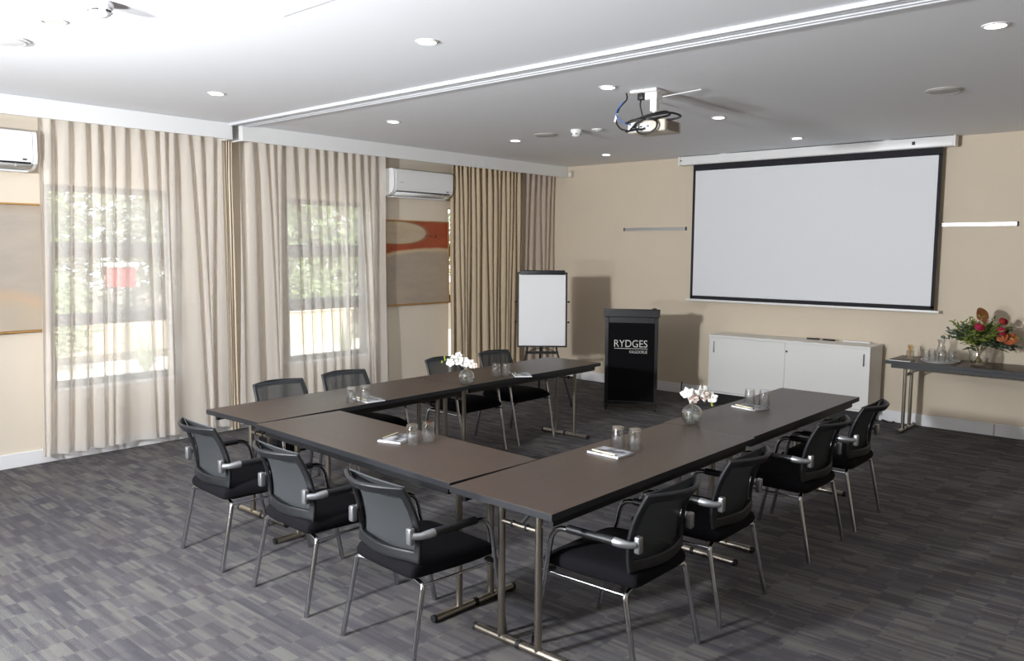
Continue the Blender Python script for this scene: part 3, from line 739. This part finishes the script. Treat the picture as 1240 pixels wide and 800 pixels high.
CH = [ (3.075, -6.705, -3, 'black mesh-back armchair facing away, first from left at the front table'),
       (3.905, -6.712, -2.5, 'black mesh-back armchair facing away, second from left at the front table'),
       (4.720, -6.730, -3, 'black mesh-back armchair facing away, nearest the camera at the front table'),
       (5.455, -6.195, 90, 'black mesh-back armchair on the right row, nearest the camera'),
       (5.448, -5.455, 91, 'black mesh-back armchair on the right row, second from the camera'),
       (5.455, -4.335, 89, 'black mesh-back armchair on the right row, third from the camera'),
       (5.455, -3.600, 91, 'black mesh-back armchair on the right row, nearest the white cabinet'),
       (2.370, -5.835, -90, 'black mesh armchair behind the left table, nearest the near white curtain'),
       (2.330, -5.200, -91, 'black mesh armchair behind the left table in front of the middle window'),
       (2.285, -4.035, -90, 'black mesh armchair behind the left table and the orchid vase'),
       (2.290, -3.335, -90, 'black mesh armchair behind the left table, nearest the flip chart') ]
for i, (x, y, a, lb) in enumerate(CH):
    o = chair0 if i == 0 else copy_tree(chair0)
    o.location = (x, y, 0); o.rotation_euler = (0, 0, R(a)); o['label'] = lb; o['group'] = 'armchairs round the conference tables'

# ------------------------------------------------------------------ tumblers, notepads, pens
def make_tumbler():
    r0, r1, h = .0395, .033, .112
    prof = [(r0, 0), (r1, h-.004), (r1-.003, h), (0, h), (0, h-.014), (r1-.006, h-.014), (r0-.0022, 0)]
    o = MB().lathe(prof, n=28, closed=False)
    # close the rim
    o.lathe([(r0, 0), (r0-.0022, 0)], n=28)
    ob = o.build('tumbler', 'glass', ang=50)
    bm = bmesh.new(); bm.from_mesh(ob.data); bmesh.ops.remove_doubles(bm, verts=bm.verts[:], dist=1e-5); bmesh.ops.recalc_face_normals(bm, faces=bm.faces[:]); bm.to_mesh(ob.data); bm.free()
    return ob
tum0 = make_tumbler(); tum_used = [False]
def tumbler(x, y, z, lb, grp):
    o = tum0 if not tum_used[0] else tum0.copy()
    if tum_used[0]: COL.objects.link(o)
    tum_used[0] = True
    o.location = (x, y, z); o.rotation_euler = (0, 0, x*7); tag(o, lb, 'glass', grp)
Z = ZT+.0005
NH = .009
PADS = [('right table near end', 5.045, -5.672, R(-2)), ('front table', 3.955, -6.238, R(-70)), ('far right table', 5.025, -3.945, R(-14)), ('left table by the middle window', 2.865, -5.585, R(-8)), ('far left table by the orchid', 2.90, -3.935, R(-40))]
TUM = [[(4.989, -5.506, 'left'), (5.082, -5.497, 'right')], [(4.104, -6.254, 'left'), (4.114, -6.163, 'right')], [(4.988, -3.870, 'left'), (5.066, -3.838, 'right')],
       [(2.835, -5.79, 'left'), (2.915, -5.78, 'right')], [(2.80, -4.145, 'left'), (2.885, -4.115, 'right')]]
TUM = [[(4.985, -5.515, 'left'), (5.085, -5.497, 'right')], [(4.104, -6.258, 'left'), (4.118, -6.150, 'right')], [(4.988, -3.875, 'left'), (5.082, -3.845, 'right')],
       [(2.862, -5.735, 'left'), (2.918, -5.660, 'right')], [(2.770, -4.125, 'left'), (2.845, -4.075, 'right')]]
pad_proto = None
for (nm, x, y, a), tm in zip(PADS, TUM):
    t = thing('notepad', 'notepad with grey printed cover on the %s' % nm, 'notepad', (x, y, Z), a, 'notepads on the tables')
    MB().box((0, 0, .004), (.205, .148, .008)).build('pages', 'paper', t, smooth=False)
    MB().box((.004, .002, .0088), (.200, .145, .0016)).build('cover', 'cover_print', t, smooth=False)
    c, s_ = math.cos(a), math.sin(a)
    px, py = x+c*-.0-s_*-.055, y+s_*-.0+c*-.055
    p = thing('pencil', 'cream pencil lying on the notepad of the %s' % nm, 'pencil', (px, py, Z+.0138), a-.06, 'pencils on the notepads')
    MB().tube([(-.085, 0, 0), (.075, 0, 0)], .0042, 8).build('shaft', 'cream_pen', p); MB().tube([(.075, 0, 0), (.088, 0, 0)], [.0042, .0008], 8).build('tip', 'black_plastic', p)
    for gx, gy, sd in tm:
        dx, dy = gx-x, gy-y; lx, ly = dx*c+dy*s_, -dx*s_+dy*c
        on = abs(lx) < .143 and abs(ly) < .115
        tumbler(gx, gy, Z+(.0098 if on else 0), 'upturned drinking glass on the %s, %s of the pair' % (nm, sd), 'upturned glasses on the conference tables')

# ------------------------------------------------------------------ orchids in flasks
def flask(x, y, lb):
    t = thing('glass_vase', lb, 'vase', (x, y, Z))
    prof = [(.026, .0), (.046, .008), (.062, .030), (.0665, .058), (.061, .085), (.044, .108), (.020, .121), (.013, .128), (.0135, .136), (.024, .146)]
    inner = [(.021, .144), (.0112, .136), (.0108, .127), (.018, .1185), (.042, .106), (.0588, .084), (.0643, .058), (.060, .031), (.044, .0115), (.0, .008)]
    ob = MB().lathe([(0, 0)]+prof+inner, n=32).build('flask', 'glass', t, ang=60)
    w = [(0, .0092), (.0425, .0125), (.0585, .032), (.0622, .052), (0, .052)]
    MB().lathe(w, n=28).build('water', 'water', t)
    return t
def petal_blossom(mb, c, d, r, mi=0, rnd=random):
    T = Matrix.Translation(c) @ rot_to(d) @ Matrix.Rotation(rnd.uniform(0, 6), 4, 'Z')
    for k in range(5):
        a = 2*PI*k/5; wide = 1.0 if k in (1, 4) else .72
        def f(u, v, a=a, wide=wide):
            w = math.sin(PI*min(1, v*.93+.05))**.7*wide*r*.62
            x = (u-.5)*2*w; y = v*r*1.05; z = .25*r*v*v-.3*r*((u-.5)*2)**2*.4
            return T @ Matrix.Rotation(a, 4, 'Z') @ Vector((x, y, z))
        mb.grid(f, 4, 5, mi=mi)
def orchid(x, y, lb, pts, blossoms, buds):
    t = thing('orchid_spray', lb, 'flower', (x, y, Z))
    st = wob(pts, .0022, 'stem', 'stem_green', t)
    for c, d, r, m in blossoms:
        mb = MB(); petal_blossom(mb, Vector(c), d, r); b = mb.build('blossom', m, t, solid=.0012)
        MB().ball(Vector(c)+Vector(d).normalized()*.006, .006, 8, 6).build('lip', 'petal_blush', b)
    for c in buds: MB().ball(c, .008, 8, 6, (1, 1, 1.4)).build('bud', 'bud_green', t)
flask(2.888, -4.605, 'round clear glass flask vase on the left row of tables')
flask(4.985, -4.690, 'round clear glass flask vase on the right row of tables')
cam = Vector((.66, -.74, .15))
orchid(2.888, -4.605, 'white orchid spray in the flask vase on the left tables', [(.005, .0, .02), (.0, 0, .13), (-.01, -.01, .175), (-.05, -.05, .205), (-.10, -.11, .215), (-.12, -.14, .19)],
       [((.03, .02, .170), cam+Vector((.2, 0, 0)), .036, 'petal'), ((-.005, -.01, .180), cam, .042, 'petal'), ((-.045, -.045, .195), cam+Vector((-.2, 0, .2)), .042, 'petal'), ((-.075, -.07, .205), cam+Vector((0, -.2, .3)), .038, 'petal'), ((-.085, -.10, .180), cam, .036, 'petal'), ((-.06, -.03, .235), cam+Vector((0, 0, .4)), .030, 'petal'), ((.055, .04, .155), cam, .024, 'petal_blush')],
       [(-.115, -.13, .205), (-.13, -.15, .185), (-.11, -.14, .225)])
orchid(4.985, -4.690, 'white orchid spray drooping from the flask vase on the right tables', [(.005, .0, .02), (.0, 0, .13), (.0, 0, .175), (.03, .03, .21), (.07, .07, .20), (.085, .09, .15)],
       [((-.025, -.02, .195), cam+Vector((-.6, 0, .6)), .044, 'petal'), ((.005, .0, .180), cam, .044, 'petal'), ((.012, -.01, .160), cam+Vector((0, 0, -.6)), .034, 'petal_blush'), ((.05, .05, .205), cam+Vector((.8, 0, .5)), .042, 'petal'), ((.058, .055, .175), cam+Vector((.3, 0, -.3)), .034, 'petal_blush'), ((.09, .09, .165), cam+Vector((-.4, .2, .2)), .036, 'petal')],
       [(.088, .09, .135), (.09, .095, .118)])

# ------------------------------------------------------------------ side table things
t = thing('folder', 'dark folder with white edge lying on the left end of side table', 'folder', (5.03, -.53, Z), R(0))
MB().box((0, 0, .004), (.21, .15, .006)).build('pages', 'paper', t, smooth=False)
MB().box((0, .004, .0085), (.212, .15, .003)).box((0, .004, .0010), (.212, .15, .002)).build('cover', 'folder', t, smooth=False)
t = thing('stirrer_jar', 'small glass jar of wooden sticks on the side table', 'jar', (5.045, -.30, Z))
MB().lathe([(0, 0), (.036, 0), (.039, .01), (.036, .07), (.038, .085), (.0355, .085), (.0335, .07), (.036, .012), (0, .006)], n=24).build('jar_glass', 'glass', t, ang=60)
rnd = random.Random(5)
for k in range(13):
    a = rnd.uniform(0, 6.28); r = rnd.uniform(.005, .024); a2 = a+rnd.uniform(-.6, .6)
    MB().tube([(-r*.7*math.cos(a), -r*.7*math.sin(a), .009), (r*1.75*math.cos(a2), r*1.75*math.sin(a2), .135+rnd.uniform(-.012, .012))], .0032, 6).build('stick', 'bamboo', t)
t = thing('tray', 'round white tray under the carafe and glasses on side table', 'tray', (5.335, -.33, Z))
MB().lathe([(0, 0), (.17, 0), (.185, .012), (.182, .014), (.168, .004), (0, .004)], n=48).build('tray_dish', 'white_plastic', t, ang=30)
MB().lathe([(.182, .012), (.186, .012), (.186, .016), (.182, .016)], n=48, closed=True).build('rim', 'chrome', t)
t = thing('carafe', 'clear glass carafe standing among the glasses on side table', 'carafe', (5.335, -.305, Z+.0045))
ob = MB().lathe([(0, 0), (.048, 0), (.054, .008), (.052, .09), (.036, .135), (.028, .165), (.032, .19), (.043, .215), (.040, .215), (.0295, .19), (.0255, .165), (.033, .135), (.0495, .088), (.051, .012), (0, .008)], n=28).build('bottle', 'glass', t, ang=60)
TG = [(5.220, -.372), (5.245, -.275), (5.285, -.43), (5.372, -.415), (5.452, -.375), (5.448, -.292), (5.410, -.215)]
for (x, y), w in zip(TG, ('leftmost, nearest the stick jar', 'left, behind the leftmost one', 'front left of the carafe', 'directly in front of the carafe', 'front right of the carafe', 'rightmost, nearest the flower vase', 'behind right of the carafe')):
    tumbler(x, y, Z+.0045, 'upturned glass on the side table tray, '+w, 'upturned glasses on the tray')
t = thing('flower_vase', 'wide clear glass vase holding the flower bouquet on side table', 'vase', (5.685, -.36, Z))
MB().lathe([(0, 0), (.05, 0), (.066, .01), (.085, .06), (.086, .10), (.074, .155), (.078, .175), (.0745, .175), (.0705, .155), (.082, .10), (.081, .062), (.062, .015), (0, .010)], n=36).build('vase_glass', 'glass', t, ang=60)
MB().lathe([(0, .0115), (.0605, .0165), (.0795, .063), (.0800, .095), (0, .095)], n=30).build('water', 'water', t)
def bouquet():
    t = thing('flower_bouquet', 'mixed bouquet of pink proteas, bronze anthuriums and greenery in vase', 'flowers', (5.685, -.36, Z))
    rnd = random.Random(12)
    mb = MB()
    for k in range(16):
        a = rnd.uniform(0, 6.28); r = rnd.uniform(.02, .062)
        mb.tube([(-r*.8*math.cos(a), -r*.8*math.sin(a), .02), (r*.8*math.cos(a+.3), r*.8*math.sin(a+.3), .16), (2.2*r*math.cos(a+.3), 2.2*r*math.sin(a+.3), .26)], .0028, 6)
    mb.build('stems', 'stem_brown', t)
    # local axes: screen right is (.747,.665), towards camera (.66,-.74)
    RX = Vector((.747, .665, 0)); TW = Vector((.664, -.747, 0)); UP = Vector((0, 0, 1))
    P = lambda r, u, c: RX*r+UP*u+TW*c
    def leaf(mb, p, d, L, W, droop=.2):
        d = Vector(d).normalized(); sd = d.cross(Vector((rnd.uniform(-1, 1), rnd.uniform(-1, 1), rnd.uniform(-1, 1)))).normalized(); nn = d.cross(sd)
        def f(u, v):
            w = W*math.sin(PI*(v*.96+.02))**.8
            return p+d*(L*v)+sd*((u-.5)*w)+nn*(abs(u-.5)*W*.3)-UP*(droop*L*v*v)
        mb.grid(f, 2, 4)
    def sprig(mb, base, d, length, n, L, W, droop=.3):
        d = Vector(d).normalized(); prev = base
        for i in range(n):
            q = (i+1)/n; p = base+d*length*q-UP*(droop*length*q*q)
            p.y = min(p.y, .26); p.z = max(p.z, .17+.02*rnd.random()) if Vector((p.x, p.y)).length > .06 else p.z
            mb.tube([prev, p], .0018, 5, cap=False)
            for s in (-1, 1):
                sd = d.cross(UP)*s+d*.5+Vector((rnd.uniform(-.5, .5), rnd.uniform(-.5, .5), rnd.uniform(-.4, .6)))
                leaf(mb, p, sd, L*rnd.uniform(.7, 1.1), W)
            prev = p
    eu = MB()
    for r, u in [(-.9, .25), (-.8, .5), (-.95, .05), (-.7, .1), (.8, -.2), (.95, -.1), (.9, .15), (.75, .4), (.5, -.3), (.3, -.25), (.6, .1), (.2, .0), (-.5, .2), (.95, .3)]:
        sprig(eu, P(r*.03, .20, 0), P(r*.9, u+.42, rnd.uniform(-.2, .5)), rnd.uniform(.26, .36), 8, .05, .034)
    eu.build('eucalyptus', 'eucalyptus', t, solid=.0006)
    ol = MB()
    for k in range(70):
        r, u = rnd.uniform(-1, 1), rnd.uniform(.1, 1)
        sprig(ol, P(r*.05, .22, 0), P(r*.8, u, rnd.uniform(-.25, .8)), rnd.uniform(.17, .33), 7, .055, .014, .15)
    ol.build('filler_leaves', 'leaf_olive', t, solid=.0006)
    dk = MB()
    for k in range(46):
        r, u = rnd.uniform(-.9, 1), rnd.uniform(-.05, 1)
        sprig(dk, P(r*.05, .20, 0), P(r, u, rnd.uniform(-.2, .6)), rnd.uniform(.18, .33), 5, .06, .022, .2)
    dk.build('dark_leaves', 'leaf_dark', t, solid=.0006)
    for r, u, c, m, s in [(-.105, .385, .15, 'protea_pink', .046), (.085, .345, .18, 'protea_pink', .046), (.125, .435, .12, 'protea_red', .038), (.170, .43, .08, 'protea_red', .034)]:
        mb = MB(); p = P(r, u, c); ax = (P(r*1.2, .35, .75)).normalized(); T_ = Matrix.Translation(p) @ rot_to(ax)
        for ring, (rad, hh, nn) in enumerate([(.95, .0, 14), (.75, .35, 12), (.5, .6, 9), (.25, .75, 6)]):
            for k in range(nn):
                a = 2*PI*k/nn+ring*.3
                b0 = Vector((math.cos(a)*rad*s*.55, math.sin(a)*rad*s*.55, -s*.3+hh*s*.3)); b1 = Vector((math.cos(a)*rad*s, math.sin(a)*rad*s, s*.35+hh*s*.6)); b2 = Vector((math.cos(a)*rad*s*.75, math.sin(a)*rad*s*.75, s*.75+hh*s*.6))
                sd = Vector((-math.sin(a), math.cos(a), 0))*s*.2
                q = [b0-sd*.6, b0+sd*.6, b1+sd, b1-sd, b2]
                mb.add([T_ @ x for x in q], [(0, 1, 2, 3), (3, 2, 4)])
        mb.ball((0, 0, .2*s), s*.6, 10, 6, M=T_)
        mb.build('protea', m, t, solid=.001)
    for r, u, c, m, s, ax in [(.180, .285, .16, 'anthurium', .056, (.35, -.9, .35)), (.125, .300, .15, 'anthurium', .046, (-.2, -.9, .3)), (-.03, .475, .08, 'bronze_leaf', .075, (-.5, -.6, -.1))]:
        p = P(r, u, c); T_ = Matrix.Translation(p) @ rot_to(ax) @ Matrix.Rotation(.5 if m == 'anthurium' else 2.6, 4, 'Z')
        def f(uu, vv):
            a = 2*PI*uu; rad = vv*s*(1.05-.42*math.sin(a)+.12*math.cos(2*a))*.95
            return T_ @ Vector((rad*math.cos(a), rad*math.sin(a), .25*s*vv*vv-.1*s*math.cos(3*a)*vv))
        b = MB().grid(f, 24, 5).build('anthurium' if m == 'anthurium' else 'bronze_leaf', m, t, solid=.0012, ang=180)
        if m == 'anthurium': MB().tube([T_ @ Vector((0, 0, .004)), T_ @ Vector((.01, -.02, .03)), T_ @ Vector((.015, -.045, .04))], [.005, .005, .003], 8).build('spadix', 'spadix', b)
bouquet()

# ------------------------------------------------------------------ garden outside the windows
def struct_box(name, c, d, m): return struct(MB().box(c, d).build(name, m, smooth=False))
struct_box('ground', (-15.2, 0, -.17), (29.9, 50, .1), 'soil')
struct_box('path', (-3.9, 0, -.11), (5.6, 46, .03), 'paving')
o = MB().box((-8.1, -3.55, .22), (.2, 3.2, .68)).box((-8.1, -3.55, .58), (.26, 3.3, .05)).build('garden_wall', 'garden_wall'); tag(o, 'low pale rendered garden wall seen through the near sheer curtain', 'wall')
o = MB().box((-6.6, .15, .23), (.2, 2.4, .68)).box((-6.6, .15, .6), (.26, 2.5, .06)).build('garden_wall', 'garden_wall'); tag(o, 'low pale rendered garden wall seen through the middle window', 'wall')
def foliage(c, rad, n, leaf, rnd, mb, hollow=.3):
    for k in range(n):
        d = Vector((rnd.gauss(0, 1), rnd.gauss(0, 1), rnd.gauss(0, 1))).normalized()
        q = rnd.uniform(hollow, 1)**.6; lump = 1+.25*math.sin(5*d.x+c[1])*math.sin(4*d.z+c[0])
        p = Vector(c)+Vector((d.x*rad[0], d.y*rad[1], d.z*rad[2]))*q*lump
        if p.z < -.1: continue
        a = Vector((rnd.gauss(0, 1), rnd.gauss(0, 1), rnd.gauss(0, .6))).normalized(); b = a.cross(Vector((rnd.gauss(0, 1), rnd.gauss(0, 1), rnd.gauss(0, 1)))).normalized()
        L = leaf*rnd.uniform(.7, 1.3); W = L*.42
        mb.add([p, p+a*L*.5+b*W*.5, p+a*L, p+a*L*.5-b*W*.5], [(0, 1, 2, 3)])
def plant(name, lb, cat, c, rad, n, leaf, m, seed, trunk=None, grp=None):
    rnd = random.Random(seed); t = thing(name, lb, cat, (0, 0, 0), 0, grp)
    mb = MB(); foliage(c, rad, n, leaf, rnd, mb); mb.build('foliage', m, t, smooth=False)
    mb = MB(); h = c[2]
    mb.tube([(c[0], c[1], -.12), (c[0]+.05, c[1]+.04, h*.5), (c[0], c[1], h)], [trunk or .03, (trunk or .03)*.6], 8)
    for k in range(5):
        a = rnd.uniform(0, 6.28); mb.tube([(c[0], c[1], h*.5), (c[0]+rad[0]*.6*math.cos(a), c[1]+rad[1]*.6*math.sin(a), h+rad[2]*.3)], (trunk or .03)*.4, 6)
    mb.build('trunk' if trunk else 'stems', 'bark', t)
plant('tree', 'leafy garden tree at left behind the near sheer curtain', 'tree', (-13.6, -2.6, 3.5), (1.9, 1.6, 2.5), 1500, .34, 'leaf_garden', 1, .12, 'garden trees')
plant('tree', 'grey green garden tree at right behind the near sheer curtain', 'tree', (-15.3, 2.0, 3.3), (1.4, 1.6, 2.4), 1500, .38, 'leaf_grey', 2, .14, 'garden trees')
plant('tree', 'garden tree at left behind the middle window curtain', 'tree', (-10.5, 3.4, 3.0), (1.7, 1.5, 2.2), 1500, .30, 'leaf_garden', 3, .12, 'garden trees')
plant('tree', 'grey green garden tree at right behind the middle window curtain', 'tree', (-12.4, 7.6, 3.6), (1.9, 1.9, 2.7), 1500, .36, 'leaf_grey', 4, .13, 'garden trees')
plant('shrub', 'bushy green shrub at lower left of the near window', 'shrub', (-6.4, -4.6, .75), (.8, .7, .8), 900, .17, 'leaf_garden', 5, None, 'garden shrubs')
plant('shrub', 'greyish shrub behind the low wall through the near window', 'shrub', (-9.6, -3.5, .7), (.8, .8, .7), 900, .2, 'leaf_grey', 6, None, 'garden shrubs')
plant('shrub', 'yellow green shrub at lower right of the middle window', 'shrub', (-5.4, 1.95, .75), (.55, .45, .7), 800, .15, 'leaf_yellow', 7, None, 'garden shrubs')
plant('shrub', 'green shrub behind the low wall through the middle window', 'shrub', (-7.9, 1.2, .75), (.75, .8, .7), 900, .2, 'leaf_garden', 8, None, 'garden shrubs')
rnd = random.Random(31); mb = MB()
for k in range(26): foliage((-18.5+rnd.uniform(-.6, .6), -6+k*.85, rnd.uniform(1.6, 2.3)), (1.0, 1.1, rnd.uniform(2.0, 2.9)), 300, .46, rnd, mb, .1)
tag(mb.build('hedge', 'leaf_grey', smooth=False), 'tall pale green hedge along the back of the garden', 'hedge')
def tuft(lb, c, h, seed):
    rnd = random.Random(seed); mb = MB()
    for k in range(70):
        a = rnd.uniform(0, 6.28); L = h*rnd.uniform(.6, 1.1); sp = rnd.uniform(.15, .8)
        d = Vector((math.cos(a), math.sin(a), 0)); sd = Vector((-d.y, d.x, 0))
        def f(u, v): return Vector(c)+d*(L*sp*v)+Vector((0, 0, L*v*(1.25-.75*sp*v)))+sd*((u-.5)*.028*(1-v*.9))
        mb.grid(f, 1, 6)
    o = mb.build('ornamental_grass', 'leaf_grey', solid=.001); tag(o, lb, 'grass plant', 'ornamental grasses')
tuft('spiky grass clump low in the near window', (-4.9, -3.75, -.1), .75, 3)
tuft('spiky grass clump low in the middle window', (-4.2, -.55, -.1), .75, 4)
t = thing('garden_kiosk', 'red painted garden stand with white top seen through the near window', 'stand', (-9.3, -2.24, -.12))
MB().rbox((0, 0, 1.36), (.40, .46, .40), .02).build('cabinet_body', 'red_paint', t); MB().rbox((0, 0, 1.605), (.50, .56, .09), .02).build('roof', 'white_paint', t)
for s in (-1, 1):
    for q in (-1, 1): MB().box((s*.16, q*.19, .59), (.05, .05, 1.18)).build('leg', 'black_steel', t)

# ------------------------------------------------------------------ light
w = bpy.data.worlds.new('world'); SC.world = w; w.use_nodes = True; nt = w.node_tree; bg = nt.nodes['Background']
bg.inputs[0].default_value = (.86, .93, 1., 1); bg.inputs[1].default_value = 3.6
s = bpy.data.lights.new('sun', 'SUN'); s.energy = 7.5; s.angle = .02; s.color = (1, .96, .88)
o = bpy.data.objects.new('sun', s); COL.objects.link(o); o.rotation_euler = Vector((-.55, .35, -.75)).to_track_quat('-Z', 'Y').to_euler()
def spot_light(name, loc, aim, energy, size, r):
    f = bpy.data.lights.new(name, 'SPOT'); f.energy = energy; f.shadow_soft_size = r; f.spot_size = math.radians(size); f.spot_blend = 1.; f.color = (.95, .98, 1)
    o = bpy.data.objects.new(name, f); COL.objects.link(o); o.location = loc; o.rotation_euler = Vector(aim).to_track_quat('-Z', 'Y').to_euler()
spot_light('studio_strobe', (4.0, -10.6, 2.2), (-.12, 1, .18), 1650, 150, .16)
spot_light('added_ceiling_fill', (3.6, -10.6, 1.0), (.3, .9, 1), 900, 140, .2)  # added fill spot with no known source, lifts the ceiling and soft room light

# ------------------------------------------------------------------ camera
cm = bpy.data.cameras.new('camera'); cm.sensor_width = 36; cm.sensor_fit = 'HORIZONTAL'; cm.lens = 983.48/1240*36; cm.clip_start = .05
c = bpy.data.objects.new('camera', cm); COL.objects.link(c)
Rm = Matrix(((.746642, -.069956, .661538), (.665199, .069544, -.743420), (.006001, .995123, .098459)))
c.matrix_world = Matrix.Translation((7.503, -9.240, 1.83)) @ Rm.to_4x4()
SC.camera = c
SC.view_settings.view_transform = 'Standard'; SC.view_settings.look = 'None'; SC.view_settings.gamma = 1; SC.view_settings.exposure = 0
SC.view_settings.use_curve_mapping = False
SC.cycles.use_denoising = True
SC.cycles.max_bounces = 14; SC.cycles.transmission_bounces = 12; SC.cycles.transparent_max_bounces = 24; SC.cycles.diffuse_bounces = 5
SC.cycles.sample_clamp_indirect = 6
